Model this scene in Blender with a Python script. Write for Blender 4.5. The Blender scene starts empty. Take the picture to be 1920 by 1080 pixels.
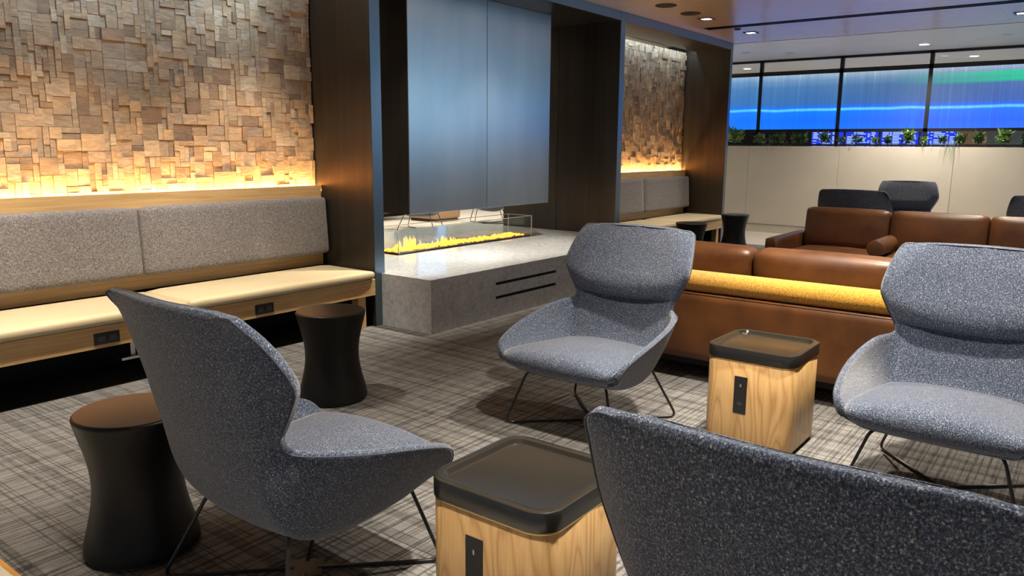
import bpy, bmesh, math, random
from mathutils import Vector, Matrix
PI = math.pi
C = bpy.context.scene.collection
SC = bpy.context.scene

# ---------------------------------------------------------------- camera
def set_camera():
    f, pit, roll, yaw, H = 1453.0153, .18009033, .008181684, .652203807, 1.5
    cy, sy = math.cos(yaw), math.sin(yaw)
    fw = Vector((cy*math.cos(pit), sy*math.cos(pit), -math.sin(pit)))
    rt = Vector((sy, -cy, 0)); up = rt.cross(fw)
    c, s = math.cos(roll), math.sin(roll)
    r2 = c*rt + s*up; u2 = -s*rt + c*up
    cd = bpy.data.cameras.new('camera'); co = bpy.data.objects.new('camera', cd); C.objects.link(co)
    cd.sensor_width = 36; cd.lens = f*36/1920; cd.clip_start = .05; cd.clip_end = 200
    m = Matrix((r2, u2, -fw)).transposed().to_4x4(); m.translation = (0, 0, H)
    co.matrix_world = m
    SC.camera = co
set_camera()

# ---------------------------------------------------------------- exposure, world
SC.view_settings.view_transform = 'Standard'
SC.view_settings.look = 'None'
SC.view_settings.gamma = 1
SC.view_settings.use_curve_mapping = False
SC.view_settings.exposure = 0.0
w = bpy.data.worlds.new('world'); SC.world = w; w.use_nodes = True
w.node_tree.nodes['Background'].inputs[0].default_value = (.55, .74, 1, 1)
w.node_tree.nodes['Background'].inputs[1].default_value = .27

SPOT_W = 150         # watts of each recessed downlight
WARM = (1.0, .89, .74)
def spot(x, y, z=3.055, power=SPOT_W, col=WARM, size=92, blend=.8, parent=None, tilt=0):
    l = bpy.data.lights.new('spot_beam', 'SPOT'); l.energy = power; l.color = col
    l.spot_size = math.radians(size); l.spot_blend = blend; l.shadow_soft_size = .045
    o = bpy.data.objects.new('spot_beam', l); C.objects.link(o)
    o.rotation_euler = (math.radians(tilt), 0, 0)      # a tilted lamp is aimed towards the alcoves (+y)
    if parent: o.parent = parent; o.location = (0, 0, z - parent.location.z)
    else: o.location = (x, y, z)
    return o

# ---------------------------------------------------------------- material helpers
def mat(name, col=(.5, .5, .5), rough=.6, metal=0, **kw):
    m = bpy.data.materials.new(name); m.use_nodes = True
    b = m.node_tree.nodes['Principled BSDF']
    b.inputs['Base Color'].default_value = (*col, 1); b.inputs['Roughness'].default_value = rough
    b.inputs['Metallic'].default_value = metal
    for k, v in kw.items(): b.inputs[k.replace('_', ' ')].default_value = v
    return m
class NT:
    def __init__(s, m): s.t = m.node_tree; s.b = s.t.nodes.get('Principled BSDF'); s.out = s.t.nodes['Material Output']
    def n(s, typ, **kw):
        nd = s.t.nodes.new('ShaderNode' + typ)
        for k, v in kw.items():
            if hasattr(nd, k): setattr(nd, k, v)
            else: nd.inputs[k.replace('_', ' ')].default_value = v
        return nd
    def l(s, a, b): s.t.links.new(a, b)
    def co(s, scale=(1, 1, 1), rot=(0, 0, 0)):
        tc = s.n('TexCoord'); mp = s.n('Mapping'); mp.inputs['Scale'].default_value = scale; mp.inputs['Rotation'].default_value = rot
        s.l(tc.outputs['Object'], mp.inputs[0]); return mp.outputs[0]
    def noise(s, vec, scale, detail=3, rough=.5, dist=0):
        nd = s.n('TexNoise'); nd.inputs['Scale'].default_value = scale; nd.inputs['Detail'].default_value = detail
        nd.inputs['Roughness'].default_value = rough; nd.inputs['Distortion'].default_value = dist
        if vec is not None: s.l(vec, nd.inputs['Vector'])
        return nd.outputs['Fac']
    def ramp(s, fac, stops, interp='LINEAR'):
        r = s.n('ValToRGB'); e = r.color_ramp.elements; r.color_ramp.interpolation = interp
        while len(e) < len(stops): e.new(.5)
        for i, (p, c) in enumerate(stops):
            e[i].position = p; e[i].color = (*c, 1) if len(c) == 3 else c
        s.l(fac, r.inputs[0]); return r.outputs[0]
    def mix(s, fac, a, b, typ='MIX'):
        x = s.n('MixRGB', blend_type=typ)
        for i, v in ((0, fac), (1, a), (2, b)):
            if hasattr(v, 'links'): s.l(v, x.inputs[i])
            elif i == 0: x.inputs[0].default_value = v
            else: x.inputs[i].default_value = (*v, 1)
        return x.outputs[0]
    def math(s, op, a, b=None, c=None):
        x = s.n('Math', operation=op)
        for i, v in enumerate((a, b, c)):
            if v is None: continue
            if hasattr(v, 'links'): s.l(v, x.inputs[i])
            else: x.inputs[i].default_value = v
        return x.outputs[0]
    def col(s, o): s.l(o, s.b.inputs['Base Color'])
    def bump(s, h, strength=.3, dist=.005):
        b = s.n('Bump'); b.inputs['Strength'].default_value = strength; b.inputs['Distance'].default_value = dist
        s.l(h, b.inputs['Height']); s.l(b.outputs[0], s.b.inputs['Normal'])
def emis(name, col, st):
    m = mat(name, (0, 0, 0), .5); b = m.node_tree.nodes['Principled BSDF']
    b.inputs['Emission Color'].default_value = (*col, 1); b.inputs['Emission Strength'].default_value = st
    return m

# ---------------------------------------------------------------- materials
def m_tweed():
    m = mat('tweed_wool', (.1, .1, .13), .95, Sheen_Weight=.35, Sheen_Roughness=.45); t = NT(m)
    v = t.co(); a = t.noise(v, 205, 3, .75); b = t.noise(t.co((1, 1, .45)), 330, 1, .5)
    c1 = t.ramp(a, [(.34, (.009, .015, .046)), (.49, (.036, .059, .112)), (.59, (.120, .152, .205)), (.70, (.44, .435, .40))])
    c2 = t.ramp(b, [(.35, (.35, .36, .42)), (.62, (1.35, 1.3, 1.25))])
    t.col(t.mix(1, c1, c2, 'MULTIPLY')); t.bump(t.math('ADD', a, b), .5, .004); return m
def m_greyweave():
    m = mat('grey_weave', (.3, .28, .27), .9, Sheen_Weight=.2); t = NT(m)
    a = t.noise(t.co((.22, 1, 1)), 300, 2, .6); b = t.noise(t.co((1, 1, .3)), 260, 2, .6)
    f = t.math('MULTIPLY', a, b)
    t.col(t.ramp(f, [(.12, (.060, .054, .054)), (.26, (.175, .160, .155)), (.42, (.37, .34, .32))])); t.bump(f, .5, .004); return m
def m_cream():
    m = mat('cream_vinyl', (.56, .465, .29), .42); t = NT(m)
    t.bump(t.noise(t.co(), 9, 2), .05, .02); return m
def m_oak(name='pale_oak', d=(.45, .27, .11), l=(.66, .44, .20), axis=0, rough=.4):
    m = mat(name, l, rough); t = NT(m)
    sc = [26, 26, 26]; sc[axis] = 1.2
    a = t.noise(t.co(sc), 1.6, 6, .65, .3)
    t.col(t.ramp(a, [(.3, d), (.7, l)])); t.bump(a, .06, .003); return m
def m_cubeoak():
    m = mat('figured_oak', (.6, .37, .16), .38); t = NT(m)
    v = t.co((1, 1, .16)); n = t.noise(v, 5.5, 2, .4)
    bands = t.math('FRACT', t.math('MULTIPLY', n, 17)); tri = t.math('ABSOLUTE', t.math('SUBTRACT', bands, .5))
    fine = t.noise(t.co((60, 60, 1.5)), 2.5, 4, .6)
    c = t.ramp(tri, [(0, (.40, .21, .072)), (.16, (.59, .35, .14)), (.5, (.69, .45, .20))])
    t.col(t.mix(.35, c, t.ramp(fine, [(.3, (.46, .27, .10)), (.7, (.76, .51, .24))]))); return m
def m_leather():
    m = mat('tan_leather', (.2, .07, .025), .42); t = NT(m)
    a = t.noise(t.co(), 3.2, 5, .6); b = t.noise(t.co(), 160, 2)
    t.col(t.ramp(a, [(.3, (.056, .0185, .005)), (.7, (.126, .047, .013))])); t.bump(b, .12, .002); return m
def m_boucle():
    m = mat('mustard_boucle', (.7, .36, .03), .95, Sheen_Weight=.4); t = NT(m)
    a = t.noise(t.co(), 130, 3, .7); t.col(t.ramp(a, [(.32, (.30, .125, .006)), (.62, (.78, .41, .035))])); t.bump(a, .8, .008); return m
def m_stone():
    m = mat('grey_limestone', (.5, .47, .42), .16); t = NT(m)
    a = t.noise(t.co((1, 1, 1)), 26, 6, .72, .8); b = t.noise(t.co(), 3, 3)
    c = t.ramp(a, [(.30, (.28, .295, .31)), (.5, (.49, .51, .525)), (.72, (.66, .675, .68))])
    t.col(t.mix(.25, c, t.ramp(b, [(.3, (.38, .395, .41)), (.7, (.57, .585, .59))])))
    t.l(t.ramp(a, [(.2, (.06,)*3), (.8, (.12,)*3)]), t.b.inputs['Roughness']); return m
def m_bronze():
    m = mat('dark_bronze', (.1, .085, .07), .38, .85); t = NT(m)
    a = t.noise(t.co((9, 9, .35)), 1.5, 4, .6)
    t.col(t.ramp(a, [(.3, (.070, .059, .048)), (.7, (.098, .082, .066))]))
    t.l(t.ramp(a, [(.3, (.36,)*3), (.7, (.42,)*3)]), t.b.inputs['Roughness']); return m
def m_steel():
    m = mat('blued_steel', (.3, .33, .36), .3, 1.0); t = NT(m)
    a = t.noise(t.co((2.2, 2.2, .5)), 1.3, 3, .5); g = t.noise(t.co((40, 40, .6)), 2, 2)
    t.col(t.ramp(a, [(.25, (.40, .44, .48)), (.75, (.52, .55, .57))]))
    t.l(t.ramp(t.math('MULTIPLY', a, g), [(.1, (.285,)*3), (.5, (.31,)*3)]), t.b.inputs['Roughness']); return m
def m_trimsteel(): return mat('dark_blued_steel', (.17, .225, .28), .34, 1.0)
def m_black(): return mat('matte_black', (.006, .0055, .005), .42, Specular_IOR_Level=.25)
def m_blackwire(): return mat('black_steel_rod', (.012, .012, .013), .35)
def m_carpet():
    m = mat('plaid_carpet', (.2, .2, .19), .97); t = NT(m)
    tc = t.n('TexCoord'); sp = t.n('SeparateXYZ'); t.l(tc.outputs['Object'], sp.inputs[0])
    def line(ax, scale, lo, hi, seed):
        nd = t.n('TexNoise', noise_dimensions='1D'); nd.inputs['Scale'].default_value = scale; nd.inputs['Detail'].default_value = 1
        t.l(t.math('ADD', sp.outputs[ax], seed), nd.inputs['W']); return t.ramp(nd.outputs['Fac'], [(lo, (0, 0, 0)), (hi, (1, 1, 1))])
    xs = line(0, 58, .40, .47, 3.1); ys = line(1, 66, .42, .49, 7.7)
    xw = line(0, 17, .40, .44, 13.); yw = line(1, 34, .38, .42, 29.)
    w1 = t.noise(t.co((1, .12, 1)), 70, 3, .6); w2 = t.noise(t.co((.12, 1, 1)), 70, 3, .6)
    pile = t.noise(t.co(), 420, 2, .6); patch = t.noise(t.co(), 12, 3, .6)
    base = t.ramp(pile, [(.3, (.070, .069, .068)), (.5, (.180, .176, .172)), (.72, (.40, .39, .38))])
    inv = lambda m: t.math('SUBTRACT', 1, m)
    def dark(c, f, amt, brk):
        if brk is not None: f = t.math('MULTIPLY', f, t.ramp(brk, [(.36, (.15,)*3), (.56, (1,)*3)]))
        return t.mix(t.math('MULTIPLY', f, amt), c, (.014, .013, .012))
    c = dark(base, inv(xs), .72, w1); c = dark(c, inv(ys), .85, w2); c = dark(c, inv(xw), .40, None); c = dark(c, inv(yw), .48, None)
    c = dark(c, t.math('MULTIPLY', inv(xw), inv(yw)), .75, None)
    c = t.mix(.15, c, t.ramp(patch, [(.3, (.05, .05, .047)), (.7, (.33, .32, .30))]))
    # seams between the carpet planks
    for ax, pitch, wd in ((0, .25, .012), (1, 1.0, .003)):
        fr = t.math('FRACT', t.math('DIVIDE', t.math('ADD', sp.outputs[ax], 20.06), pitch))
        c = t.mix(t.math('MULTIPLY', t.math('LESS_THAN', fr, wd), .8), c, (.012, .012, .012))
    t.col(c); t.bump(pile, .6, .006); return m
def m_blockwood():
    m = mat('split_wood_block', (.3, .18, .1), .8); t = NT(m)
    g = t.n('NewGeometry'); r = g.outputs['Random Per Island']
    c1 = t.ramp(r, [(0, (.26, .165, .105)), (.12, (.40, .265, .155)), (.5, (.52, .355, .205)), (.8, (.43, .305, .205)), (1, (.64, .48, .31))])
    off = t.n('CombineXYZ'); t.l(t.math('MULTIPLY', r, 31), off.inputs[0]); t.l(t.math('MULTIPLY', r, 17), off.inputs[2])
    tc = t.n('TexCoord'); add = t.n('VectorMath', operation='ADD'); t.l(tc.outputs['Object'], add.inputs[0]); t.l(off.outputs[0], add.inputs[1])
    def mp(v, sc):
        q = t.n('Mapping'); q.inputs['Scale'].default_value = sc; t.l(v, q.inputs[0]); return q.outputs[0]
    n = t.noise(mp(add.outputs[0], (5, 14, 16)), 1.6, 5, .62, 1.2)
    t.col(t.mix(.75, c1, t.mix(1, c1, t.ramp(n, [(.3, (.55, .51, .50)), (.65, (1.22, 1.2, 1.18))]), 'MULTIPLY')))
    t.bump(n, .7, .014); return m
def m_ceilwood():
    m = mat('ceiling_veneer', (.45, .23, .09), .2, Specular_IOR_Level=.8, Coat_Weight=1.0, Coat_Roughness=.36, Coat_IOR=1.8); t = NT(m)
    a = t.noise(t.co((40, .8, 1)), 1.2, 5, .6)
    tc = t.n('TexCoord'); sp = t.n('SeparateXYZ'); t.l(tc.outputs['Object'], sp.inputs[0])
    c = t.ramp(a, [(.3, (.76, .46, .22)), (.7, (.90, .60, .33))])
    fr = t.math('FRACT', t.math('DIVIDE', sp.outputs[1], 1.2))
    t.col(t.mix(t.math('MULTIPLY', t.math('LESS_THAN', fr, .004), .5), c, (.1, .05, .02)))
    t.l(t.ramp(a, [(.3, (.20,)*3), (.7, (.27,)*3)]), t.b.inputs['Roughness']); return m
def m_glass():
    m = bpy.data.materials.new('clear_glass'); m.use_nodes = True; t = NT(m); t.t.nodes.remove(t.b)
    tr = t.n('BsdfTransparent'); tr.inputs[0].default_value = (.96, .98, .97, 1); gl = t.n('BsdfGlossy'); gl.inputs['Roughness'].default_value = .0
    fr = t.n('LayerWeight'); fr.inputs[0].default_value = .5; mx = t.n('MixShader')
    t.l(t.math('ADD', t.math('MULTIPLY', t.math('POWER', fr.outputs['Facing'], 4), .6), .025), mx.inputs[0]); t.l(tr.outputs[0], mx.inputs[1]); t.l(gl.outputs[0], mx.inputs[2]); t.l(mx.outputs[0], t.out.inputs[0]); return m
def m_flame():
    m = bpy.data.materials.new('flame'); m.use_nodes = True; t = NT(m); t.t.nodes.remove(t.b)
    tc = t.n('TexCoord'); sp = t.n('SeparateXYZ'); t.l(tc.outputs['Object'], sp.inputs[0])
    h = t.math('MULTIPLY', t.math('SUBTRACT', sp.outputs[2], .45), 6)
    c = t.ramp(h, [(0, (1, .36, .015)), (.35, (1, .50, .03)), (1, (1, .58, .06))])
    e = t.n('Emission'); t.l(c, e.inputs[0]); e.inputs[1].default_value = 5
    tr = t.n('BsdfTransparent'); mx = t.n('MixShader')
    n = t.noise(t.co((1, 1, .4)), 40, 3)
    fac = t.math('MULTIPLY', t.ramp(h, [(0, (.75,)*3), (.9, (.15,)*3)]), t.ramp(n, [(.3, (.35,)*3), (.6, (1,)*3)]))
    t.l(fac, mx.inputs[0]); t.l(tr.outputs[0], mx.inputs[1]); t.l(e.outputs[0], mx.inputs[2]); t.l(mx.outputs[0], t.out.inputs[0]); return m
def m_aurora():
    m = bpy.data.materials.new('backlit_art_glass'); m.use_nodes = True; t = NT(m)
    tc = t.n('TexCoord'); sp = t.n('SeparateXYZ'); t.l(tc.outputs['Object'], sp.inputs[0]); Y, Z = sp.outputs[1], sp.outputs[2]
    wob = t.noise(t.co((0, .6, .0)), 1.3, 2); z = t.math('ADD', t.math('DIVIDE', t.math('SUBTRACT', Z, 1.84), .94), t.math('MULTIPLY', t.math('SUBTRACT', wob, .5), .10))
    c = t.ramp(z, [(0, (.004, .14, .95)), (.16, (.003, .11, .95)), (.33, (.004, .15, 1)), (.365, (.12, .62, 1.0)), (.40, (.006, .12, .85)), (.46, (.035, .11, .34)),
                   (.62, (.050, .12, .29)), (.78, (.065, .145, .29)), (.90, (.14, .23, .35)), (1, (.30, .38, .46))])
    st = t.noise(t.co((0, 9, .25)), 1.6, 4, .6, .4); st2 = t.noise(t.co((0, 40, .2)), 1, 3, .6)
    s = t.ramp(t.math('MULTIPLY', st, st2), [(.12, (.75, .80, .86)), (.3, (1.0, 1.0, 1.0)), (.42, (1.2, 1.4, 1.15))])
    c = t.mix(1, c, s, 'MULTIPLY')
    left = t.ramp(t.math('DIVIDE', Y, 8), [(.30, (0, 0, 0)), (.75, (1, 1, 1))])
    c = t.mix(t.math('MULTIPLY', left, .22), c, (.02, .30, .75))
    right = t.ramp(t.math('DIVIDE', t.math('ADD', Y, 2), 6), [(.30, (1, 1, 1)), (.75, (0, 0, 0))])
    c = t.mix(t.math('MULTIPLY', right, .30), c, (.12, .15, .75))
    pale = t.ramp(t.math('DIVIDE', t.math('ADD', Y, 9), 10), [(.55, (1, 1, 1)), (.98, (0, 0, 0))])
    c = t.mix(pale, c, (1.4, 2.3, 3.2))  # out-of-view panes get added brightness, for the reflection in the steel hood
    gb = t.ramp(z, [(.74, (0, 0, 0)), (.79, (.9,)*3), (.84, (.55,)*3), (.90, (1, 1, 1)), (.95, (0, 0, 0))])
    gy = t.ramp(t.math('DIVIDE', t.math('ADD', Y, 3), 7), [(.60, (1, 1, 1)), (.86, (0, 0, 0))])
    c = t.mix(t.math('MULTIPLY', gb, gy), c, (.0, .52, .22))
    t.col(t.mix(0, (.02, .02, .03), (0, 0, 0))); t.l(c, t.b.inputs['Emission Color']); t.b.inputs['Emission Strength'].default_value = 1.3
    t.b.inputs['Roughness'].default_value = .12; return m
def m_plaster(name, col, rough=.7):
    m = mat(name, col, rough); t = NT(m); n = t.noise(t.co(), 2.2, 3)
    t.col(t.ramp(n, [(.3, tuple(x*.94 for x in col)), (.7, col)])); return m
def m_leaf(name, d, l):
    m = mat(name, l, .4); t = NT(m); g = t.n('NewGeometry'); t.col(t.ramp(g.outputs['Random Per Island'], [(0, d), (1, l)])); return m

M = dict(tweed=m_tweed(), grey=m_greyweave(), cream=m_cream(), oak=m_oak(), oakv=m_oak('oak_end_panel', axis=2), cubeoak=m_cubeoak(), leather=m_leather(),
         boucle=m_boucle(), stone=m_stone(), bronze=m_bronze(), steel=m_steel(), trimsteel=m_trimsteel(), black=m_black(), blacktop=mat('satin_black_top', (.012, .009, .007), .3), wire=m_blackwire(), carpet=m_carpet(),
         blocks=m_blockwood(), ceil=m_ceilwood(), glass=m_glass(), flame=m_flame(), aurora=m_aurora(),
         white=m_plaster('white_ceiling_paint', (.82, .81, .80), .32), panel=m_plaster('cream_wall_panel', (.60, .57, .50), .5),
         tile=m_plaster('pale_floor_tile', (.72, .67, .58), .25), darkfloor=m_plaster('near_black_floor', (.012, .012, .012), .95),
         glossblack=mat('gloss_black_tray', (.016, .015, .013), .2, Specular_IOR_Level=.7), gold=mat('gold_metal', (.85, .60, .22), .3, 1.0),
         mullion=mat('black_aluminium', (.008, .008, .010), .4), void=mat('black_recess', (.004, .004, .004), .9),
         led=emis('led_strip', (1, .60, .22), 225), cool=emis('cool_strip', (.52, .76, 1), 60), lamp=emis('downlight_lens', (1, .9, .75), 9), day=emis('daylight_glass', (.30, .58, 1), 1.0),
         screen=emis('display_blue', (.004, .03, .75), 1.0), text=emis('display_text', (.55, .80, 1), 1.2), chrome=mat('brushed_metal', (.7, .7, .7), .3, 1),
         socket=mat('black_socket', (.014, .014, .015), .35), socketdark=mat('socket_slot', (.05, .05, .055), .3),
         leafd=m_leaf('dark_leaf', (.03, .085, .022), (.10, .22, .05)), leafl=m_leaf('bright_leaf', (.13, .27, .06), (.36, .52, .16)),
         leafg=m_leaf('grass_blade', (.10, .15, .06), (.22, .28, .11)), ember=emis('embers', (1, .42, .05), 2.2), mesh=mat('speaker_mesh', (.02, .015, .012), .7),
         edge=mat('polished_glass_edge', (.75, .82, .78), .15), stitch=mat('navy_piping', (.035, .042, .07), .8), tan=m_plaster('tan_laminate', (.36, .22, .12), .4),
         navy=mat('navy_shell', (.012, .014, .022), .8))

# ---------------------------------------------------------------- geometry helpers
def tag(o, label=None, cat=None, group=None, kind=None):
    for k, v in (('label', label), ('category', cat), ('group', group), ('kind', kind)):
        if v: o[k] = v
    return o
def thing(name, label, cat, loc=(0, 0, 0), rz=0, group=None):
    o = bpy.data.objects.new(name, None); C.objects.link(o); o.location = loc; o.rotation_euler = (0, 0, rz); o.empty_display_size = .1
    return tag(o, label, cat, group)
def obj(name, bm, m, parent=None, smooth=False, kind=None, loc=None):
    me = bpy.data.meshes.new(name); bmesh.ops.recalc_face_normals(bm, faces=bm.faces); bm.to_mesh(me); bm.free()
    for p in me.polygons: p.use_smooth = bool(smooth)
    for q in (m if isinstance(m, (list, tuple)) else [m]): me.materials.append(q)
    o = bpy.data.objects.new(name, me); C.objects.link(o)
    if smooth and smooth is not True:
        try: me.set_sharp_from_angle(angle=math.radians(smooth))
        except Exception: pass
    if parent: o.parent = parent
    if kind: o['kind'] = kind
    if loc: o.location = loc
    return o
def BM(): return bmesh.new()
def merge(bm, t):
    me = bpy.data.meshes.new('tmp'); t.to_mesh(me); t.free(); bm.from_mesh(me); bpy.data.meshes.remove(me); return bm
def box(bm, x0, x1, y0, y1, z0, z1, bev=0, seg=2):
    t = BM(); bmesh.ops.create_cube(t, size=1)
    for v in t.verts: v.co = Vector(((x0+x1)/2 + v.co.x*(x1-x0), (y0+y1)/2 + v.co.y*(y1-y0), (z0+z1)/2 + v.co.z*(z1-z0)))
    if bev: bmesh.ops.bevel(t, geom=t.edges[:], offset=bev, segments=seg, profile=.5, affect='EDGES')
    return merge(bm, t)
def bx(*a, **k): return box(BM(), *a, **k)
def cushion(x0, x1, y0, y1, z0, z1, r=.04, bulge=(0, 0, 0), cuts=9, rot=None):
    t = BM(); bmesh.ops.create_cube(t, size=2); bmesh.ops.subdivide_edges(t, edges=t.edges[:], cuts=cuts, use_grid_fill=True)
    h = Vector(((x1-x0)/2, (y1-y0)/2, (z1-z0)/2)); c = Vector(((x0+x1)/2, (y0+y1)/2, (z0+z1)/2))
    for v in t.verts:
        p = v.co.copy()
        p = Vector([math.copysign(abs(a)**.8, a) for a in p])
        q = Vector([max(-(h[i]-r), min(h[i]-r, p[i]*h[i])) for i in range(3)]); d = Vector([p[i]*h[i]-q[i] for i in range(3)])
        if d.length > 1e-9: d = d.normalized()*r
        s = q + d
        for i in range(3):
            j, k = (i+1) % 3, (i+2) % 3
            s[i] += bulge[i]*p[i]*(1-p[j]**2)*(1-p[k]**2)
        v.co = s
    if rot: bmesh.ops.transform(t, matrix=rot, verts=t.verts)
    for v in t.verts: v.co += c
    return t
def tube(bm, pts, r, n=8, closed=False):
    pts = [Vector(p) for p in pts]; rings = []; prev = None
    for i, p in enumerate(pts):
        a = pts[max(i-1, 0)]; b = pts[min(i+1, len(pts)-1)]; d = (b-a).normalized()
        if prev is None: u = d.orthogonal().normalized()
        else: u = (prev - d*prev.dot(d)); u = u.normalized() if u.length > 1e-6 else d.orthogonal().normalized()
        prev = u; v = d.cross(u); rr = r[i] if isinstance(r, (list, tuple)) else r
        rings.append([bm.verts.new(p + rr*(math.cos(2*PI*k/n)*u + math.sin(2*PI*k/n)*v)) for k in range(n)])
    for a, b in zip(rings, rings[1:]):
        for k in range(n): bm.faces.new((a[k], a[(k+1) % n], b[(k+1) % n], b[k]))
    bm.faces.new(rings[0]); bm.faces.new(rings[-1][::-1]); return bm
def smoothpath(pts, rad=.05, n=5):
    pts = [Vector(p) for p in pts]; out = [pts[0]]
    for i in range(1, len(pts)-1):
        a, b, c = pts[i-1], pts[i], pts[i+1]; r = min(rad, (a-b).length*.45, (c-b).length*.45)
        s = b + (a-b).normalized()*r; e = b + (c-b).normalized()*r
        for k in range(n+1):
            t = k/n; out.append((1-t)**2*s + 2*t*(1-t)*b + t*t*e)
    out.append(pts[-1]); return out
def lathe(bm, prof, n=48, cx=0, cy=0):
    rings = [[bm.verts.new((cx + r*math.cos(2*PI*k/n), cy + r*math.sin(2*PI*k/n), z)) for k in range(n)] for r, z in prof]
    for a, b in zip(rings, rings[1:]):
        for k in range(n): bm.faces.new((a[k], a[(k+1) % n], b[(k+1) % n], b[k]))
    bm.faces.new(rings[0][::-1]); bm.faces.new(rings[-1]); return bm
def rrect(x0, x1, y0, y1, r, n=8):
    p = []
    for cx, cy, a in ((x1-r, y1-r, 0), (x0+r, y1-r, PI/2), (x0+r, y0+r, PI), (x1-r, y0+r, 1.5*PI)):
        p += [(cx + r*math.cos(a + PI/2*k/n), cy + r*math.sin(a + PI/2*k/n)) for k in range(n+1)]
    return p
def loftloops(bm, loops, cap=True):
    rings = [[bm.verts.new(p) for p in L] for L in loops]; n = len(rings[0])
    for a, b in zip(rings, rings[1:]):
        for k in range(n): bm.faces.new((a[k], a[(k+1) % n], b[(k+1) % n], b[k]))
    if cap: bm.faces.new(rings[0][::-1]); bm.faces.new(rings[-1])
    return bm
def dup(root, loc, rz, label, group=None):
    r = root.copy(); C.objects.link(r); r.location = loc; r.rotation_euler = (0, 0, rz); r['label'] = label
    if group: r['group'] = group
    for ch in list(root.children):
        if ch.type == 'LIGHT': continue          # each lamp gets a beam of its own strength
        c = ch.copy(); C.objects.link(c); c.parent = r
        for g in list(ch.children):
            d = g.copy(); C.objects.link(d); d.parent = c
    return r
def struct(name, bm, m, parent=None, smooth=False): return obj(name, bm, m, parent, smooth, 'structure')

# ================================================================ room shell
YF, YB = 4.79, 6.53       # front and back plane of the portal frame
HC = 3.076
struct('floor', bx(.94, 12.12, -7, 4.82, -.05, 0), M['carpet'])
struct('floor.001', bx(.94, 12.12, 4.82, 6.53, -.05, 0), M['darkfloor'])  # near-black floor strip behind the frame's front plane
bm = bx(-6, .93, -7, 14, -.05, 0); box(bm, 12.12, 26, -9, 14, -.05, 0); box(bm, .93, 12.12, YB, 14, -.05, 0)
struct('floor.002', bm, M['tile'])
struct('trim_1', bx(.925, .942, -7, YB, -.05, .004), M['gold'])
# wood ceiling with a slot cut for the linear diffuser
bm = bx(-6, 10.08, -8, YF+.02, HC, HC+.06); box(bm, 10.30, 11.826, -8, YF+.02, HC, HC+.06); box(bm, 10.08, 10.30, 4.56, YF+.02, HC, HC+.06)
struct('ceiling', bm, M['ceil'])
bm = bx(11.834, 26, -9, 14, HC-.006, HC+.06)
struct('ceiling.001', bm, M['white'])
struct('ceiling.002', bx(-6, 11.83, YF+.02, 14, HC+.005, HC+.06), M['white'])
struct('wall_far', bx(-6, 26, 13, 13.1, 0, HC), M['white'])
wf = struct('window_9', bx(13.15, 14.25, 12.93, 12.99, .02, 3.0), M['mullion'])
obj('pane', bx(13.2, 14.2, 12.91, 12.935, .06, 2.95), M['day'], wf)
struct('wall_concourse', bx(26, 26.1, -9, 14, 0, HC), M['panel'])

# ---- portal frame: dark bronze posts, header, soffit
for i, (x0, x1) in enumerate(((4.38, 4.495), (8.34, 8.455), (11.68, 11.77))):
    bm = bx(x0, x1, YF, 5.655, 0, HC, .002, 1); box(bm, x0, x1, 5.661, YB, 0, HC, .002, 1)
    tp = struct('trim_%d' % (i+2), bm, M['bronze'])
    obj('front_strip', bx(x0+.003, x1-.003, YF-.004, YF+.001, 0, HC-.002), M['trimsteel'], tp)
for i, (x0, x1) in enumerate(((-3, 4.38), (4.495, 8.34), (8.455, 11.68))):
    bm = bx(x0, x1 if i < 2 else 10.19, YF, YF+.05, 2.975, HC, .002, 1)
    if i == 2: box(bm, 10.194, x1, YF, YF+.05, 2.975, HC, .002, 1)
    if i == 1: box(bm, x0, x1, YF+.05, YB, 2.975, 3.03)
    else: box(bm, x0, x1, YF+.05, 5.355, 2.975, 3.03); box(bm, x0, x1, 5.355, 5.6, 3.034, 3.05)
    tp = struct('trim_%d' % (i+5), bm, M['bronze'])
    obj('front_strip', bx(x0+.002, x1-.002, YF-.004, YF+.001, 2.977, HC-.002), M['trimsteel'], tp)

for i, (x0, x1) in enumerate(((.2, 4.36), (8.47, 11.66))):
    wsh = thing('wall_washer', ('long', 'short')[i] + ' cool light strip hidden in the slot above the ' + ('nearer', 'farther')[i] + ' wood-block wall', 'wall light', (0, 0, 0))
    obj('light_strip', bx(x0, x1, 5.362, 5.376, 3.016, 3.026), M['cool'], wsh); obj('channel', bx(x0, x1, 5.358, 5.38, 3.027, 3.033), M['mullion'], wsh)

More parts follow.
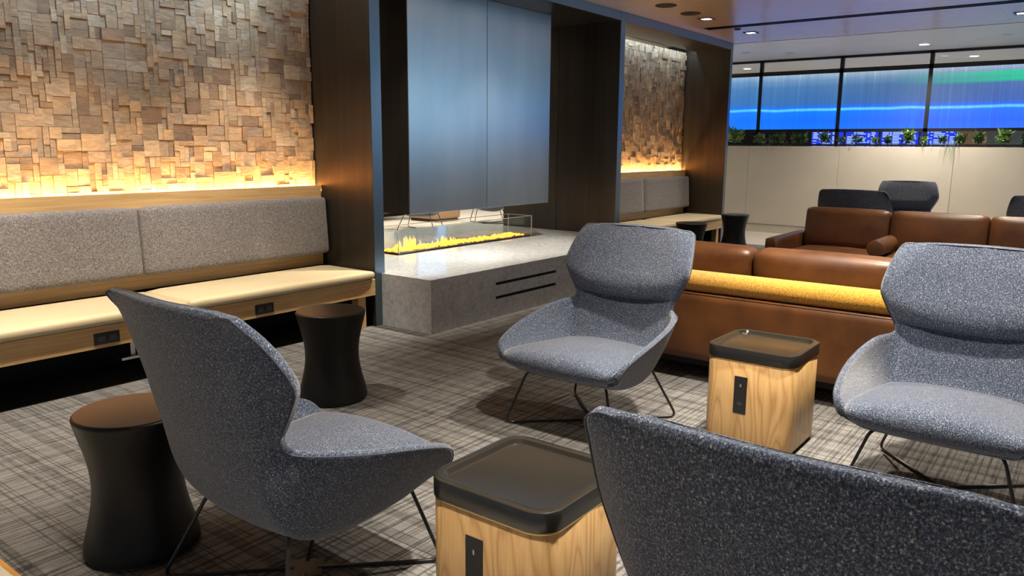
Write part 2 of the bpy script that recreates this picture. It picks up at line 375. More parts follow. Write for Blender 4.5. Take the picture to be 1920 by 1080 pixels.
# ---- split-wood block walls (real blocks of random depth)
def blockwall(name, x0, x1, z0, z1, y, seed):
    R = random.Random(seed); c = .0385; nx = int((x1-x0)/c); nz = int((z1-z0)/c)
    cx, cz = (x1-x0)/nx, (z1-z0)/nz; used = [[False]*nz for _ in range(nx)]; bm = BM()
    shapes = [(2, 3), (3, 2), (2, 2), (3, 3), (4, 2), (3, 1), (1, 3), (2, 1), (4, 3), (1, 2), (3, 2), (2, 3)]
    box(bm, x0, x1, y+.016, y+.05, z0, z1)
    cells = [(i, k) for k in range(nz) for i in range(nx)]
    for i, k in cells:
        if used[i][k]: continue
        R.shuffle(shapes); sz = (1, 1)
        for a, b in shapes:
            if i+a <= nx and k+b <= nz and not any(used[p][q] for p in range(i, i+a) for q in range(k, k+b)): sz = (a, b); break
        a, b = sz
        for p in range(i, i+a):
            for q in range(k, k+b): used[p][q] = True
        X0, X1, Z0, Z1 = x0+i*cx+.0013, x0+(i+a)*cx-.0013, z0+k*cz+.0013, z0+(k+b)*cz-.0013
        d = R.choice((.0, .004, .008, .012, .018)) + R.uniform(0, .003); yb = y+.024
        j = lambda: y - d + R.uniform(-.003, .003)
        f = [bm.verts.new(p) for p in ((X0, j(), Z0), (X1, j(), Z0), (X1, j(), Z1), (X0, j(), Z1))]
        g = [bm.verts.new((v.co.x, yb, v.co.z)) for v in f]
        bm.faces.new(f)
        for q in range(4): bm.faces.new((f[q], g[q], g[(q+1) % 4], f[(q+1) % 4]))
    return struct(name, bm, M['blocks'])
blockwall('wall_left', .2, 4.37, 1.02, 2.972, 5.52, 4)
blockwall('wall_back', 8.46, 11.67, 1.02, 2.972, 5.52, 11)
bm = bx(.2, 4.38, 5.57, 5.66, 0, 2.975); box(bm, 8.455, 11.68, 5.57, 5.66, 0, 2.975)
struct('wall_back.001', bm, M['void'])

# ---- right-hand low wall, planter ledge and window wall
XW = 14.05; XG = 14.24
bm = BM()
ys = [-9, -7.6, -6.0, -4.4, -2.8, -1.2, .4, 2.0, 3.73, 5.31, 7.0]
for a, b in zip(ys, ys[1:]): box(bm, XW, XW+.4, a+.002, b-.002, .15, 1.552, .002, 1)
struct('wall_right', bm, M['panel'])
struct('baseboard_right', bx(XW+.012, XW+.4, -9, 7, 0, .142), M['panel'])
struct('wall_right.001', bx(XW+.6, XW+.7, 7, 14, 0, HC), M['panel'])
edges = [-8.55, -7.17, -5.79, -4.41, -3.03, -1.65, -.27, 1.10, 2.48, 3.85, 5.24, 6.9]
for i, (a, b) in enumerate(zip(edges, edges[1:])):
    bm = bx(XG, XG+.06, a-.03, a+.03, 1.55, 3.06)
    if i == len(edges)-2: box(bm, XG, XG+.06, b-.03, b+.03, 1.55, 3.06)
    for z0, z1 in ((1.80, 1.85), (2.79, 2.86), (3.03, 3.068)): box(bm, XG-.003, XG+.063, a-.03, b+.03, z0, z1)
    wo = struct('window_%d' % (i+10 if i > 8 else i+1), bm, M['mullion'])
    if i > 8: wo.name = 'window_%d' % (i+1)
    obj('art_glass_panel', bx(XG+.02, XG+.035, a+.03, b-.03, 1.85, 2.79), M['aurora'], wo)
    obj('transom_pane', bx(XG+.025, XG+.031, a+.03, b-.03, 2.86, 3.03), M['glass'], wo)

# ================================================================ banquettes
def banquette(name, label, xa, xb, seams, outlets, ends):
    t = thing(name, label, 'bench', (0, 0, 0))
    obj('back_panel', bx(xa, xb, 5.435, 5.455, .47, 1.16, .002, 1), M['oak'], t)
    obj('plinth_panel', bx(xa, xb, 5.30, 5.33, 0, .40), M['black'], t)
    led = obj('light_trough', bx(xa, xb, 5.4555, 5.468, 1.03, 1.105), M['oak'], t)
    obj('light_strip', bx(xa+.01, xb-.01, 5.458, 5.472, 1.112, 1.124), M['led'], t)
    obj('trough_base', bx(xa, xb, 5.455, 5.555, 1.005, 1.018), M['oak'], t)
    obj('apron', bx(xa, xb, 4.775, 4.797, .27, .408, .002, 1), M['oak'], t)
    obj('seat_board', bx(xa, xb, 4.80, 5.40, .388, .408), M['black'], t)
    e = [xa+.006] + seams + [xb-.006]
    for a, b in zip(e, e[1:]):
        q = Matrix.Rotation(math.radians(-3.5), 4, 'X')
        obj('back_cushion', cushion(a+.002, b-.002, 5.335, 5.425, .575, 1.068, .038, (0, .004, 0), 12, q), M['grey'], t, True)
    for a, b in zip(e, e[1:]):
        d = .01
        obj('seat_cushion', cushion(a+.002-d, b-.002-d, 4.742, 5.36, .410, .482, .032, (0, 0, .008), 12), M['cream'], t, True)
    for x0, x1, d0 in ends:
        obj('end_leg', bx(x0, x1, 4.80, d0, 0, .27, .002, 1), M['oakv'], t)
    if outlets:
        bm = bx(2.34, 2.52, 4.98, 5.10, .105, .125, .002, 1); box(bm, 2.42, 2.45, 5.02, 5.05, .126, .386)
        obj('underseat_bracket', bm, M['chrome'], t)
    for x in outlets:
        o = obj('power_outlet', bx(x-.078, x+.078, 4.770, 4.776, .292, .366, .002, 1), M['socket'], t)
        for dx in (-.035, .035):
            obj('socket', bx(x+dx-.022, x+dx+.022, 4.7685, 4.7705, .312, .346, .001, 1), M['socketdark'], o)
    return t
banquette('banquette', 'long grey-backed banquette with cream seat under the nearer wood-block wall', .2, 4.372, [2.715], [2.163, 3.29], [(4.20, 4.285, 4.88), (.24, .32, 4.88)])
banquette('banquette', 'short grey-backed banquette with cream seat beyond the fireplace, in the farther alcove', 8.462, 11.672, [10.14], [], [(11.54, 11.62, 4.88), (8.5, 8.58, 4.88)])
# ================================================================ fireplace
t = thing('fireplace', 'pale stone fireplace plinth with a long glass-walled flame between dark posts', 'fireplace', (6.4, 5.66, 0))
L = Vector((-6.4, -5.66, 0))
def fp(name, bm, m, par=t, smooth=False, kind=None):
    bmesh.ops.translate(bm, vec=L, verts=bm.verts); return obj(name, bm, m, par, smooth, kind)
# stone block with the two slots left open
bm = BM(); x0, x1, yf, yb, zt = 4.455, 8.335, 4.218, 7.08, .445
sx0, sx1 = 5.288, 6.24
box(bm, 4.499, x1, yf+.04, yb, 0, zt-.001)
box(bm, x0, 4.5, yf+.04, 4.785, 0, zt-.001)
for a, b_, c, d in ((x0, sx0, 0, zt), (sx1, x1, 0, zt), (sx0, sx1, 0, .163), (sx0, sx1, .191, .289), (sx0, sx1, .316, zt)):
    box(bm, a, b_, yf, yf+.041, c, d)
fp('stone_plinth', bm, M['stone'])
for z0, z1 in ((.163, .191), (.289, .316)): fp('vent_slot', bx(sx0, sx1, yf+.018, yf+.0405, z0, z1), M['void'])
fp('burner_tray', bx(5.345, 7.545, 5.492, 5.825, .445, .456, .002, 1), M['black'])
R = random.Random(5)
bm = BM()
for i in range(230):
    x, y = R.uniform(5.38, 7.51), R.uniform(5.54, 5.79); s = R.uniform(.010, .024)
    box(bm, x-s, x+s, y-s*.7, y+s*.7, .455, .455+s*.9, .003, 1)
fp('ember_bed', bm, M['ember'], kind='stuff')
bm = BM()
for i in range(330):
    x = R.uniform(5.38, 7.5); g = math.exp(-((x-5.66)/.10)**2)*.115 + math.exp(-((x-6.25)/.12)**2)*.055 + .022
    h = g*R.uniform(.35, 1.15); y = R.uniform(5.56, 5.77); r = R.uniform(.006, .012) + h*.06; ph = R.uniform(0, 6); n = 6
    pts = [(x + math.sin(ph + k*1.1)*h*.10*k/n, y + math.cos(ph + k)*h*.08*k/n, .455 + h*k/n) for k in range(n+1)]
    tube(bm, pts, [r*(.7, 1, .95, .75, .5, .28, .06)[k] for k in range(n+1)], 6)
fp('flame', bm, M['flame'], smooth=True, kind='stuff')
gx0, gx1, gy0, gy1, gz0, gz1 = 5.332, 7.556, 5.478, 5.838, .446, .692
for a in ((gx0, gx1, gy0, gy0+.008), (gx0, gx1, gy1-.008, gy1), (gx0, gx0+.008, gy0+.009, gy1-.009), (gx1-.008, gx1, gy0+.009, gy1-.009)):
    g = fp('glass_panel', bx(*a, gz0, gz1-.006), M['glass'])
    bm = bx(*a, gz1-.006, gz1)
    if a[1]-a[0] > 1:
        for xx in (a[0], a[1]-.006): box(bm, xx, xx+.006, a[2], a[3], gz0, gz1-.006)
    obj('polished_edge', (bmesh.ops.translate(bm, vec=L, verts=bm.verts), bm)[1], M['edge'], g)
# hood hung from the soffit
h = thing('fireplace_hood', 'tall blued-steel hood hanging over the flames', 'hood', (6.4, 5.66, 0))
def hp(name, bm, m): bmesh.ops.translate(bm, vec=L, verts=bm.verts); return obj(name, bm, m, h)
hp('inner_box', bx(5.285, 7.561, 5.27, 6.05, .866, 2.974), M['black'])
for a, b_ in ((5.273, 6.424), (6.430, 7.573)):
    hp('front_panel', bx(a, b_, 5.254, 5.270, .857, 2.974, .002, 1), M['steel'])
    hp('rear_panel', bx(a, b_, 6.050, 6.066, .857, 2.974, .002, 1), M['steel'])
for xx in (5.273, 7.561): hp('side_panel', bx(xx, xx+.012, 5.271, 6.049, .857, 2.974), M['bronze'])

# ================================================================ hourglass side tables
def hourglass():
    t = thing('side_table', '', 'side table')
    prof = []
    for k in range(25):
        u = k/24; z = .016 + u*(.508); s = math.cos((u-.52)*PI*1.0); prof.append((.203 - .046*max(0, s)**1.25, z))
    prof = [(.178, .010), (.196, .012)] + prof + [(.2035, .530), (.201, .537), (.196, .5405)]
    obj('body', lathe(BM(), prof, 64), M['black'], t, 40)
    obj('top', lathe(BM(), [(.195, .5395), (.1945, .5415), (.19, .542)], 64), M['blacktop'], t, 40)
    obj('base_ring', lathe(BM(), [(.186, 0), (.188, .003), (.186, .011)], 64), M['wire'], t, 40)
    return t
hg = hourglass(); G = 'black hourglass side tables'
hg.location = (1.317, 2.755, 0); tag(hg, 'nearest black hourglass side table, half hidden behind the left lounge chair', group=G)
dup(hg, (2.918, 3.579, 0), .3, 'black hourglass side table in front of the nearer bench end by the stone plinth', G)
dup(hg, (9.5, 4.3, 0), .8, 'small black hourglass table at the far bench, left one, partly hidden by chair and sofa', G)
dup(hg, (11.17, 4.37, 0), 1.2, 'small black hourglass table at the far bench end, by the last dark post', G)

# ================================================================ oak cube tables
def cube_table():
    t = thing('cube_table', '', 'side table')
    s = .2245; rr = .075
    lp = lambda d, z, r=rr: [(x, y, z) for x, y in rrect(-s+d, s-d, -s+d, s-d, max(r-d, .004))]
    obj('body', loftloops(BM(), [lp(.001, .022), lp(0, .024), lp(0, .455), lp(.001, .4565)]), M['cubeoak'], t, 40)
    obj('base', loftloops(BM(), [lp(.012, 0), lp(.012, .0215)]), M['wire'], t, 40)
    obj('lit_edge_band', loftloops(BM(), [lp(-.0015, .4545), lp(-.0025, .4560), lp(-.0025, .4590), lp(-.0015, .4605)]), M['gold'], t, 40)  # gold-coloured band stands in for light on the body's top edge
    e = -.005
    obj('tray_top', loftloops(BM(), [lp(.004, .461), lp(e, .463), lp(e, .518), lp(e+.002, .521), lp(e+.006, .5225), lp(.022, .5225), lp(.026, .5212), lp(.034, .5090), lp(.038, .5080)]), M['glossblack'], t, 35)
    o = obj('power_outlet', bx(-s-.0035, -s+.002, -.004, .062, .19, .382, .002, 1), M['socket'], t)
    obj('socket', bx(-s-.0042, -s-.003, .022, .036, .335, .347), M['socketdark'], o); obj('socket', bx(-s-.0042, -s-.003, .018, .040, .235, .250), M['socketdark'], o)
    obj('usb_port', bx(-s-.0046, -s-.003, .026, .031, .329, .343), M['chrome'], o)
    return t
ct = cube_table(); G = 'oak cube tables with black tray tops'
ct.location = (3.88, 1.32, 0); tag(ct, 'oak cube table with black tray top standing in front of the rust leather sofa', group=G)
dup(ct, (1.82, 1.32, 0), 0, 'nearest oak cube table with black tray top, between the two chairs seen from behind', G)

# ================================================================ high-back lounge chairs
def catmull(rows, n):
    out = []
    for i in range(len(rows)-1):
        p0, p1, p2, p3 = rows[max(i-1, 0)], rows[i], rows[i+1], rows[min(i+2, len(rows)-1)]
        for k in range(n):
            t = k/n; out.append([.5*((2*b) + (-a+c)*t + (2*a-5*b+4*c-d)*t*t + (-a+3*b-3*c+d)*t**3) for a, b, c, d in zip(p0, p1, p2, p3)])
    out.append(list(rows[-1])); return out
#          inner centre   crease              edge                outer centre  outer mid          outer lip offset
CH = [
 ((.355, .338), (.350, .27, .342), (.335, .320, .362), (.345, .322), (.335, .26, .325), (.000, .006, -.012)),
 ((.402, .368), (.398, .29, .372), (.372, .345, .392), (.290, .302), (.295, .28, .308), (-.010, .020, -.012)),
 ((.390, .400), (.382, .300, .402), (.368, .362, .436), (.220, .280), (.230, .29, .288), (-.005, .024, -.010)),
 ((.310, .405), (.300, .305, .402), (.315, .380, .480), (.130, .262), (.150, .29, .270), (-.005, .026, -.006)),
 ((.120, .392), (.120, .305, .390), (.140, .396, .530), (.000, .246), (.030, .28, .255), (-.005, .028, -.003)),
 ((-.06, .376), (-.05, .295, .374), (-.05, .390, .570), (-.10, .244), (-.09, .268, .252), (-.010, .028, 0)),
 ((-.185, .380), (-.165, .280, .374), (-.20, .358, .606), (-.18, .256), (-.19, .255, .275), (-.015, .028, 0)),
 ((-.235, .440), (-.210, .270, .430), (-.258, .318, .618), (-.285, .330), (-.265, .255, .345), (-.020, .020, 0)),
 ((-.268, .530), (-.245, .262, .530), (-.272, .306, .636), (-.338, .440), (-.320, .258, .450), (-.024, .012, 0)),
 ((-.312, .652), (-.296, .220, .660), (-.282, .312, .664), (-.382, .600), (-.352, .265, .620), (-.028, .010, 0)),
 ((-.278, .668), (-.274, .215, .680), (-.282, .326, .692), (-.395, .650), (-.364, .268, .660), (-.030, .011, 0)),
 ((-.276, .755), (-.256, .260, .762), (-.276, .362, .766), (-.420, .760), (-.385, .276, .770), (-.032, .014, 0)),
 ((-.335, .865), (-.296, .290, .860), (-.280, .388, .842), (-.446, .860), (-.408, .282, .860), (-.034, .015, 0)),
 ((-.392, .965), (-.348, .280, .960), (-.348, .372, .955), (-.472, .965), (-.436, .282, .962), (-.036, .012, .004)),
 ((-.438, 1.036), (-.404, .255, 1.032), (-.410, .350, 1.022), (-.490, 1.040), (-.458, .262, 1.034), (-.034, .008, .010)),
 ((-.455, 1.058), (-.427, .245, 1.054), (-.430, .326, 1.042), (-.486, 1.064), (-.458, .250, 1.060), (-.022, .002, .010)),
]
def seat_pad():
    # crowned seat cushion lying between the arms: rows of (x, half width, centre z, edge z)
    rows = [(.372, .300, .335, .345), (.402, .318, .362, .372), (.412, .328, .398, .396), (.396, .336, .436, .414), (.350, .338, .462, .424), (.24, .335, .472, .424),
            (.08, .322, .464, .418), (-.08, .305, .446, .408), (-.20, .285, .425, .402), (-.235, .280, .405, .395)]
    bm = BM(); loops = []
    for x, w_, zc, ze in catmull(rows, 2):
        top = []
        for i in range(-10, 11):
            u = i/10; top.append((x - .012*u*u*(1 if x > .3 else 0), w_*u, ze + (zc-ze)*(1-abs(u)**2.4)))
        loops.append(top)
    rings = [[bm.verts.new(p) for p in L_] for L_ in loops]
    for a, b in zip(rings, rings[1:]):
        for k in range(20): bm.faces.new((a[k], a[k+1], b[k+1], b[k]))
    lo = [[bm.verts.new((v.co.x-.03 if v.co.x > .3 else v.co.x, v.co.y*.97, min(v.co.z-.03, .36) if v.co.x < .36 else v.co.z-.012)) for v in r] for r in rings]
    for a, b in zip(lo, lo[1:]):
        for k in range(20): bm.faces.new((a[k+1], a[k], b[k], b[k+1]))
    n = len(rings)-1
    for k in range(20):
        bm.faces.new((rings[0][k+1], rings[0][k], lo[0][k], lo[0][k+1])); bm.faces.new((rings[n][k], rings[n][k+1], lo[n][k+1], lo[n][k]))
    for i in range(n):
        bm.faces.new((rings[i][0], rings[i+1][0], lo[i+1][0], lo[i][0])); bm.faces.new((rings[i+1][20], rings[i][20], lo[i][20], lo[i+1][20]))
    return bm
def chair_loops():
    flat = [[*a, *b, *c, *d, *e, *f] for a, b, c, d, e, f in CH]
    loops = []; rims = []
    for r in catmull(flat, 3):
        cx, cz, kx, ky, kz, ex, ey, ez, ox, oz, mx, my, mz, fx, fy, fz = r
        half = []
        for i in range(9):       # centre -> crease
            u = i/8; half.append((cx + (kx-cx)*u*u, ky*u, cz + (kz-cz)*u**2.2))
        for i in range(1, 7):    # crease -> lip
            u = i/6; b = u**1.35; half.append((kx + (ex-kx)*u, ky + (ey-ky)*(1-(1-u)**1.5), kz + (ez-kz)*b))
        lip = [(ex + fx*.25, ey + fy*.35, ez + fz + .007), (ex + fx*.65, ey + fy*.8, ez + fz*.6 + .004)]
        q = (ex+fx, ey+fy, ez+fz-.006); out = []
        for i in range(6):
            u = i/6; b = 1-(1-u)**1.7; out.append((q[0] + (mx-q[0])*u, q[1] + (my-q[1])*u*.5 + (my-q[1])*b*0 + (my-q[1])*.5*u*u, q[2] + (mz-q[2])*(u*.8 + .2*u*u)))
        for i in range(7):
            u = i/6; out.append((mx + (ox-mx)*(1-(1-u)**2), my*(1-u), mz + (oz-mz)*(1-(1-u)**2)))
        side = half + lip + out
        loop = side[:-1] + [side[-1]] + [(x, -y, z) for x, y, z in side[-2:0:-1]]
        loops.append(loop); rims.append(q)
    return loops, rims
def make_chair():
    t = thing('lounge_chair', '', 'chair')
    loops, rims = chair_loops()
    sh = obj('upholstered_shell', loftloops(BM(), loops), M['tweed'], t, True)
    ss = sh.modifiers.new('smooth', 'SUBSURF'); ss.levels = 1; ss.render_levels = 1
    obj('seat_cushion', seat_pad(), M['tweed'], t, True)
    bm = BM(); rp = rims[2:]
    path = [Vector(p) for p in rp]; path = path + [Vector((x, -y, z)) for x, y, z in rp[::-1]]
    obj('edge_seam', tube(bm, [p + Vector((-.001, 0, .0)) for p in path], .0026, 6), M['stitch'], sh, True)
    for sx, sy in ((1, 1), (1, -1), (-1, 1), (-1, -1)):
        top = (.275, .25*sy, .30) if sx > 0 else (-.225, .225*sy, .31)
        pts = smoothpath([(.03*sx, .03*sy, .0095), (.345*sx, .345*sy, .0095), (top[0], top[1], top[2]), (top[0]*.8, top[1]*.8, top[2]+.012)], .045)
        obj('leg', tube(BM(), pts, .0072, 8), M['wire'], t, True)
        # small glide under each foot
    bm = bx(-.06, .06, -.06, .06, .004, .012, .002, 1); bmesh.ops.rotate(bm, cent=(0, 0, 0), matrix=Matrix.Rotation(PI/4, 3, 'Z'), verts=bm.verts)
    obj('base_plate', bm, M['wire'], t)
    return t
ch = make_chair(); G = 'blue-grey tweed high-back lounge chairs'
ch.location = (1.585, 2.13, 0); tag(ch, 'blue-grey tweed wing chair at left, seen from behind in front of the black hourglass table', group=G)
dup(ch, (3.553, 2.145, 0), PI-.012, 'blue-grey tweed wing chair facing us beside the stone fireplace plinth', G)
dup(ch, (3.765, .445, 0), PI-.03, 'blue-grey tweed wing chair facing us at the right edge, right of the oak cube', G)
dup(ch, (1.570, .335, 0), 0, 'nearest blue-grey tweed chair, only its high back seen from behind', G)
dup(ch, (9.75, 2.29, 0), 0, 'dark chair back rising just behind the left seat of the farther leather sofa', G)
dup(ch, (12.15, 2.25, 0), PI+.2, 'charcoal wing chair facing us against the pale low wall, behind the farther sofa', G)
dup(ch, (9.96, .425, 0), 0, 'dark chair back behind the farther sofa, cut by the right edge of the photo', G)
G2 = 'dark chairs seen under the fireplace hood'
dup(ch, (10.25, 9.95, 0), .5, 'dark chair beyond the fireplace, left one, its legs seen through the glass', G2)
dup(ch, (12.0, 9.75, 0), 2.4, 'dark chair beyond the fireplace, right one, under the hood edge', G2)
o = thing('ottoman', 'tan box ottoman seen far away under the fireplace hood', 'ottoman', (11.75, 11.0, 0))
obj('body', cushion(-.38, .38, -.38, .38, .05, .46, .03, (0, 0, .01), 6), M['tan'], o, True); obj('base', bx(-.34, .34, -.34, .34, 0, .055), M['wire'], o)

# ================================================================ leather sofas (open side faces +x before turning)
def make_sofa():
    t = thing('sofa', '', 'sofa')
    y0, y1 = -1.86, 1.86; L_ = M['leather']
    # the back of the sofa frame at x=0, seat runs to x=1.22
    obj('back_frame', cushion(0, .10, y0, y1, .15, .585, .012, (0, 0, 0), 6), L_, t, True)
    obj('top_piping', tube(BM(), [(.006, y0+.01, .578), (.006, y1-.01, .578)], .005, 6), L_, t, True)
    obj('base', bx(.14, 1.12, y0+.12, y1-.12, .075, .16), M['black'], t)
    obj('seat_deck', bx(.1, 1.19, y0+.12, y1-.12, .15, .30, .01, 2), L_, t, 40)
    for s in (-1, 1):
        a, b = sorted((s*1.86, s*1.735))
        obj('arm', cushion(.0 if False else .102, 1.24, a, b, .12, .598, .018, (0, 0, 0), 6), L_, t, True)
    e = [-1.73, -.88, 0, .88, 1.73]; e = [-1.732, -.87, 0.02, .89, 1.732]
    q = Matrix.Rotation(math.radians(-9), 4, 'Y')
    for a, b in zip(e, e[1:]):
        obj('seat_cushion', cushion(.26, 1.215, a+.003, b-.003, .30, .465, .035, (0, 0, .022), 9), L_, t, True)
        obj('back_cushion', cushion(.225, .40, a+.003, b-.003, .44, .875, .05, (.03, 0, .008), 9, q), L_, t, True)
    for x in (.18, 1.1):
        for y in (y0+.16, y1-.16): obj('leg', lathe(BM(), [(.02, 0), (.024, .076)], 12, x, y), M['wire'], t)
    return t
so = make_sofa(); G = 'rust leather sofas'
so.location = (4.60, .87, 0); tag(so, 'rust leather sofa with its back to us behind the oak cube table', group=G)
dup(so, (9.14, .90, 0), PI, 'rust leather sofa facing us in front of the pale low wall', G)
dup(so, (10.05, 12.75, 0), -PI/2, 'brown leather sofa end seen far away under the hood at left')
by = obj('bolster', tube(BM(), [(0, -1.72, 0), (0, -1.70, 0), (0, 0, 0), (0, 1.70, 0), (0, 1.72, 0)], [.056, .069, .069, .069, .056], 28), M['boucle'], None, 50, loc=(4.675, .87, .654))
tag(by, 'long mustard boucle bolster lying along the back of the nearer leather sofa', 'bolster')
bb = obj('bolster', tube(BM(), [(-.31, 0, 0), (-.30, 0, 0), (0, 0, 0), (.30, 0, 0), (.31, 0, 0)], [.064, .080, .082, .080, .064], 24), M['leather'], None, 50, loc=(8.30, 1.72, .565))
tag(bb, 'round brown leather bolster lying on the farther sofa seat', 'bolster')

# ================================================================ ceiling fittings
def downlight_square():
    t = thing('downlight', '', 'ceiling light', (0, 0, HC))
    bm = BM(); s = .085
    for a in ((-s, s, -s, -s+.03), (-s, s, s-.03, s), (-s, -s+.03, -s+.03, s-.03), (s-.03, s, -s+.03, s-.03)): box(bm, *a, -.008, -.001)
    obj('trim_frame', bm, M['wire'], t); obj('lens', bx(-.055, .055, -.055, .055, -.006, -.002), M['lamp'], t)
    return t
dl = downlight_square(); G = 'square recessed downlights'
vis = [(9.39, 4.186, 'square downlight in the wood ceiling, beside the two round speakers'), (10.83, 4.166, 'square downlight in the wood ceiling, just past the linear slot near the far frame corner'),
       (11.05, 1.03, 'square downlight at the right edge of the photo in the wood ceiling')]
first = True
for x, y, lab in vis:
    if first: d = dl; d.location = (x, y, HC); tag(d, lab, group=G); first = False
    else: d = dup(dl, (x, y, HC), 0, lab, G)
    spot(x, y, parent=d)
HID = [(6.53, 4.18, 4.4), (5.10, 4.18, 4.0), (3.67, 4.18, 1.7), (2.24, 4.18, 2.6), (.81, 4.18, 2.4), (9.62, 1.03, 2.0), (8.19, 1.03, 2.0), (6.76, 1.03, 2.2), (5.33, 1.03, 2.8), (3.90, 1.03, 5.2), (2.47, 1.03, 4.2), (1.04, 1.03, 2.6),
       (9.0, -2.1, 2), (6.76, -2.1, 2), (5.33, -2.1, 2), (3.9, -2.1, 2), (1.04, -2.1, 2)]
for x, y, k in HID:
    d = dup(dl, (x, y, HC), 0, 'square downlight of the wood ceiling, outside the photo', G)
    if y > 4: spot(x, y, power=SPOT_W*k, parent=d, size=66 if x > 3 else 84, tilt=24 if x > 3 else 12)
    else: spot(x, y, power=SPOT_W*k, parent=d)
def downlight_round():
    t = thing('downlight', '', 'ceiling light', (0, 0, HC))
    obj('trim_ring', lathe(BM(), [(.085, -.001-.006), (.085, -.011), (.070, -.011)], 24), M['white'], t); obj('lens', lathe(BM(), [(.066, -.012), (.066, -.014)], 24), M['lamp'], t)
    return t
G = 'added cool lights in the alcove soffit'
for x in (.7, 1.65, 2.6, 3.55):  # added unseen cool spots that brighten the upper wood-block wall
    d = dup(dl, (x, 4.95, 2.975), 0, 'added cool downlight in the soffit above the nearer bench, unseen, brightening the wall top', G)
    spot(x, 4.95, 2.955, power=40, col=(.50, .74, 1), size=95, blend=1, parent=d, tilt=52)
dr = downlight_round(); G = 'round downlights in the white ceiling'
spots = [(13.38, 2.46, 'round downlight in the white ceiling in front of the window wall'), (15.46, 2.06, 'round downlight seen through the transom pane at right'),
         (15.49, 5.99, 'round downlight seen through the transom pane beside the last dark post')]
for i, (x, y, lab) in enumerate(spots):
    d = dr if i == 0 else dup(dr, (x, y, HC), 0, lab, G)
    if i == 0: dr.location = (x, y, HC); tag(dr, lab, group=G)
    spot(x, y, power=SPOT_W*3.7, size=140, parent=d)
for x, y in ((10.5, 9.5), (12.5, 9.5), (8.5, 9.0), (6.4, 8.2), (11.5, 11.8)):  # added spots without fittings, to light the room beyond the fireplace
    spot(x, y, power=330, size=140)
sp_ = thing('ceiling_speaker', 'round dark ceiling speaker nearer the top edge of the photo', 'speaker', (8.282, 4.183, HC), group='round ceiling speakers')
obj('grille', lathe(BM(), [(.112, -.002), (.112, -.007), (.104, -.010)], 36), M['mesh'], sp_); obj('rim', lathe(BM(), [(.122, -.001), (.122, -.005), (.112, -.006)], 36), M['wire'], sp_)
dup(sp_, (8.925, 4.182, HC), 0, 'round dark ceiling speaker beside the square downlight', 'round ceiling speakers')
sn = thing('ceiling_sensor', 'tiny dark round sensor in the wood ceiling beside the linear slot', 'sensor', (10.40, 4.187, HC))
obj('body', lathe(BM(), [(.045, -.001), (.045, -.012), (.03, -.016)], 24), M['mesh'], sn)
for i, (x, y, lab) in enumerate(((13.36, 4.46, 'small flat round sprinkler cover in the white ceiling, right of the other cover'), (12.95, 5.05, 'small flat round cover in the white ceiling next to the dark post'), (12.9, 1.35, 'small flat round cover in the white ceiling near the right edge'))):
    o = obj('ceiling_cover', lathe(BM(), [(.07, 0), (.07, -.006), (.06, -.008)], 24), M['chrome'], None, False, loc=(x, y, HC-.007)); tag(o, lab, 'ceiling cover', 'flat round ceiling covers')
sd = thing('slot_diffuser', 'long black double-slot air diffuser running across the wood ceiling', 'air vent', (10.19, -1.2, HC))
obj('slot_liner', bx(-.11, .11, -5.76, 5.76, .05, .058), M['void'], sd)
for x in (-.11, -.012, .086): obj('slot_rail', bx(x, x+.024, -5.76, 5.76, .0, .05), M['mullion'], sd)

# ================================================================ planter and plants
pl = thing('planter', 'long black planter trough running on top of the pale low wall', 'planter', (XW, 1, 1.562))
obj('trough', bx(.0, .18, -9, 5.95, 0, .028), M['mullion'], pl); obj('soil', bx(.02, .16, -8.9, 5.9, .028, .034), M['void'], pl)
def leaf(bm, p, d, ln, wd, up=.5, droop=.5):
    side = Vector((-d.y, d.x, 0)); side = side.normalized() if side.length > 1e-4 else Vector((0, 1, 0))
    rows = []
    for k in range(5):
        u = k/4; c = p + d*(ln*u) + Vector((0, 0, up*ln*u - droop*ln*u*u)); c.z = max(c.z, .006 + .15*wd); ww = wd*(.25, .85, 1, .7, .04)[k]
        rows.append([bm.verts.new(c - side*ww), bm.verts.new(c + Vector((0, 0, -.15*ww))), bm.verts.new(c + side*ww)])
    for a, b in zip(rows, rows[1:]):
        bm.faces.new((a[0], a[1], b[1], b[0])); bm.faces.new((a[1], a[2], b[2], b[1]))
def bush(y, h, r, n, wd, m, lab, kind='leafy_plant', stemup=.6, seed=1, x=.11):
    h *= 1.12; n = int(n*2.1); wd *= 1.15
    R = random.Random(seed); t = thing(kind, lab, 'plant', (XW+x, y, 1.602), group='plants along the low wall')
    bm = BM(); st = BM()
    for i in range(n):
        a = R.uniform(0, 2*PI); e = R.uniform(.1, 1); base = Vector((R.uniform(-.05, .05), R.uniform(-r, r)*.55, h*R.uniform(.02, stemup)))
        d = Vector((math.cos(a)*.6, math.sin(a), 0)) * R.uniform(.5, 1)
        ln = R.uniform(.5, 1)*max(h*.6, .08); dx = base.x + d.x*ln
        if abs(dx) > .11: d.x *= .11/abs(dx)
        leaf(bm, base, d, ln, wd*R.uniform(.6, 1.1), e*1.2, R.uniform(.1, .6))
    for i in range(5):
        tube(st, [(0, R.uniform(-r, r)*.3, 0), (R.uniform(-.03, .03), R.uniform(-r, r)*.5, h*.6)], .003, 5)
    obj('foliage', bm, m, t, True); obj('stem', st, M['leafd'], t); return t
B, D_, Gc = M['leafl'], M['leafd'], M['leafg']
bush(5.62, .30, .20, 60, .024, B, 'tall bright leafy plant right beside the last dark post', seed=1)
bush(5.16, .18, .16, 60, .020, B, 'low yellow-green leafy plant at the first window bar', seed=2)
bush(4.85, .18, .22, 110, .012, D_, 'dark low shrub left of the blue screens, first of two', 'shrub', seed=3)
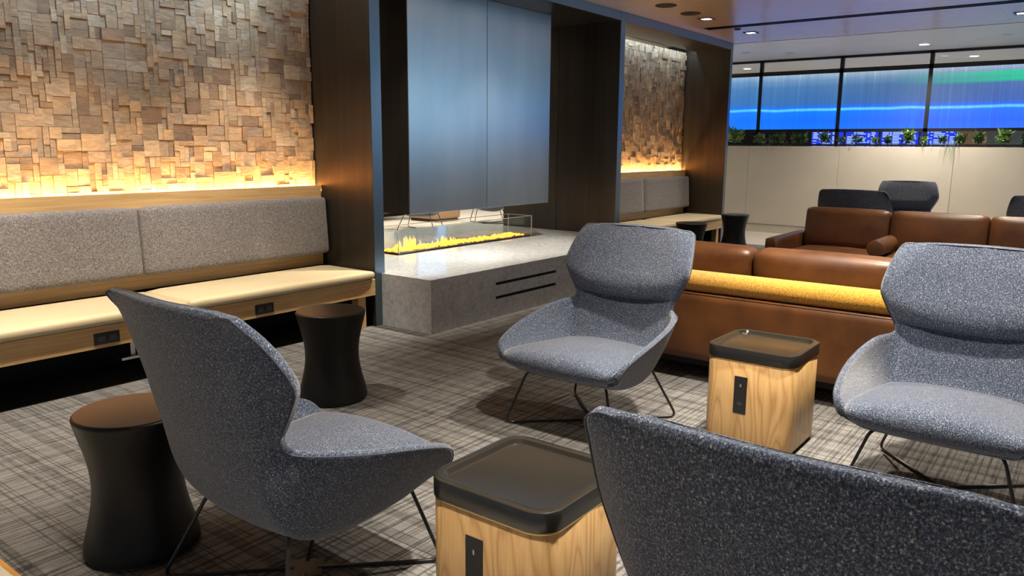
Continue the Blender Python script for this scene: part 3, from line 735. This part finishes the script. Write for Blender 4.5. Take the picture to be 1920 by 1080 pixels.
bush(4.45, .18, .22, 110, .012, D_, 'dark low shrub just left of the blue screens, second of two', 'shrub', seed=4)
bush(4.02, .22, .16, 46, .018, D_, 'dark fern-like plant at the left end of the blue screens', 'fern', seed=5)
bush(3.74, .12, .14, 40, .014, D_, 'low dark plant in front of the first blue screen, by the second window bar', seed=6)
bush(3.48, .16, .14, 46, .016, D_, 'small dark plant between the first two blue screens', seed=7)
bush(3.20, .12, .07, 40, .015, B, 'tiny green plant in front of the second blue screen', seed=8)
bush(3.0, .15, .07, 50, .016, D_, 'dark green plant left of the big bright one at the third screen', seed=9)
bush(2.70, .25, .13, 56, .024, B, 'big bright leafy plant in front of the third blue screen', seed=10)
bush(2.46, .11, .06, 40, .017, B, 'low pale green plant at the third window bar', seed=11)
bush(2.20, .15, .10, 70, .008, D_, 'thin-leaved dark plant in front of the last blue screen', seed=12)
bush(1.95, .17, .13, 120, .010, D_, 'wide dark fern right of the blue screens, first of two', 'fern', seed=13)
bush(1.70, .19, .10, 110, .010, D_, 'wide dark fern right of the blue screens, second of two', 'fern', seed=14)
bush(1.36, .24, .11, 56, .026, B, 'large broad-leaved plant near the right edge of the photo', seed=15)
bush(1.07, .18, .10, 50, .020, D_, 'leafy plant on the low wall cut by the right edge of the photo', seed=16)
def trailing(y, n, lab, seed, ln=.22):
    R = random.Random(seed); t = thing('trailing_grass', lab, 'plant', (XW, y, 1.60), group='trailing grass on the low wall'); bm = BM()
    for i in range(n):
        s = R.uniform(-.12, .12); k = R.uniform(.5, 1)*ln; e = s + R.uniform(-.10, .10)
        tube(bm, [(.05, s, 0), (.0, s, .035), (-.025, (s+e)/2, -.01), (-.03, e, -k)], [.003, .003, .0025, .001], 4)
    obj('blade', bm, Gc, t, kind='stuff')
trailing(5.0, 7, 'few grass blades trailing over the low wall near the first window bar', 1, .14)
trailing(4.60, 4, 'short grass wisps trailing over the low wall below the dark shrubs', 5, .10)
trailing(3.62, 3, 'sparse grass blades trailing over the wall below the first screens', 4, .10)
trailing(2.40, 3, 'single pair of grass blades trailing below the third window bar', 2, .12)
trailing(2.10, 10, 'longest tuft of grass blades trailing over the wall below the last screen', 3, .30)

# ================================================================ departure boards beyond the window
G = 'blue departure boards'
ybs = [(5.40, 4.71), (4.68, 4.00), (3.97, 3.23), (3.20, 2.53)]
labs = ['blue departure screen, leftmost of the four behind the plants', 'blue departure screen, second from left behind the plants', 'blue departure screen, third from left behind the big bright plant', 'blue departure screen, rightmost of the four behind the plants']
for i, (a, b) in enumerate(ybs):
    t = thing('departure_board', labs[i], 'screen', (18, (a+b)/2, 1.3), group=G); hw = (a-b)/2
    obj('casing', bx(.01, .07, -hw, hw, .05, .75), M['mullion'], t); obj('display', bx(0, .012, -hw+.012, hw-.012, .06, .74), M['screen'], t)
    R = random.Random(40+i); bm = BM()
    for k in range(22):
        z = .72 - k*.03; y = hw-.04
        for wd in (.12, .05, .20, .06, .09, .07):
            u = wd*R.uniform(.6, 1)
            if R.random() < .86 and y-u > -hw+.02: box(bm, -.003, .001, y-u, y, z-.012, z)
            y -= wd + .014
    obj('text_row', bm, M['text'], t)
    obj('post', bx(.03, .06, -.03, .03, -1.3, .05), M['mullion'], t)
struct('wall_concourse.001', bx(19.5, 19.6, 5.0, 13, 0, 2.4), M['void'])
struct('wall_concourse.002', bx(19.5, 19.6, 2.2, 2.8, 0, 2.4), M['tan'])
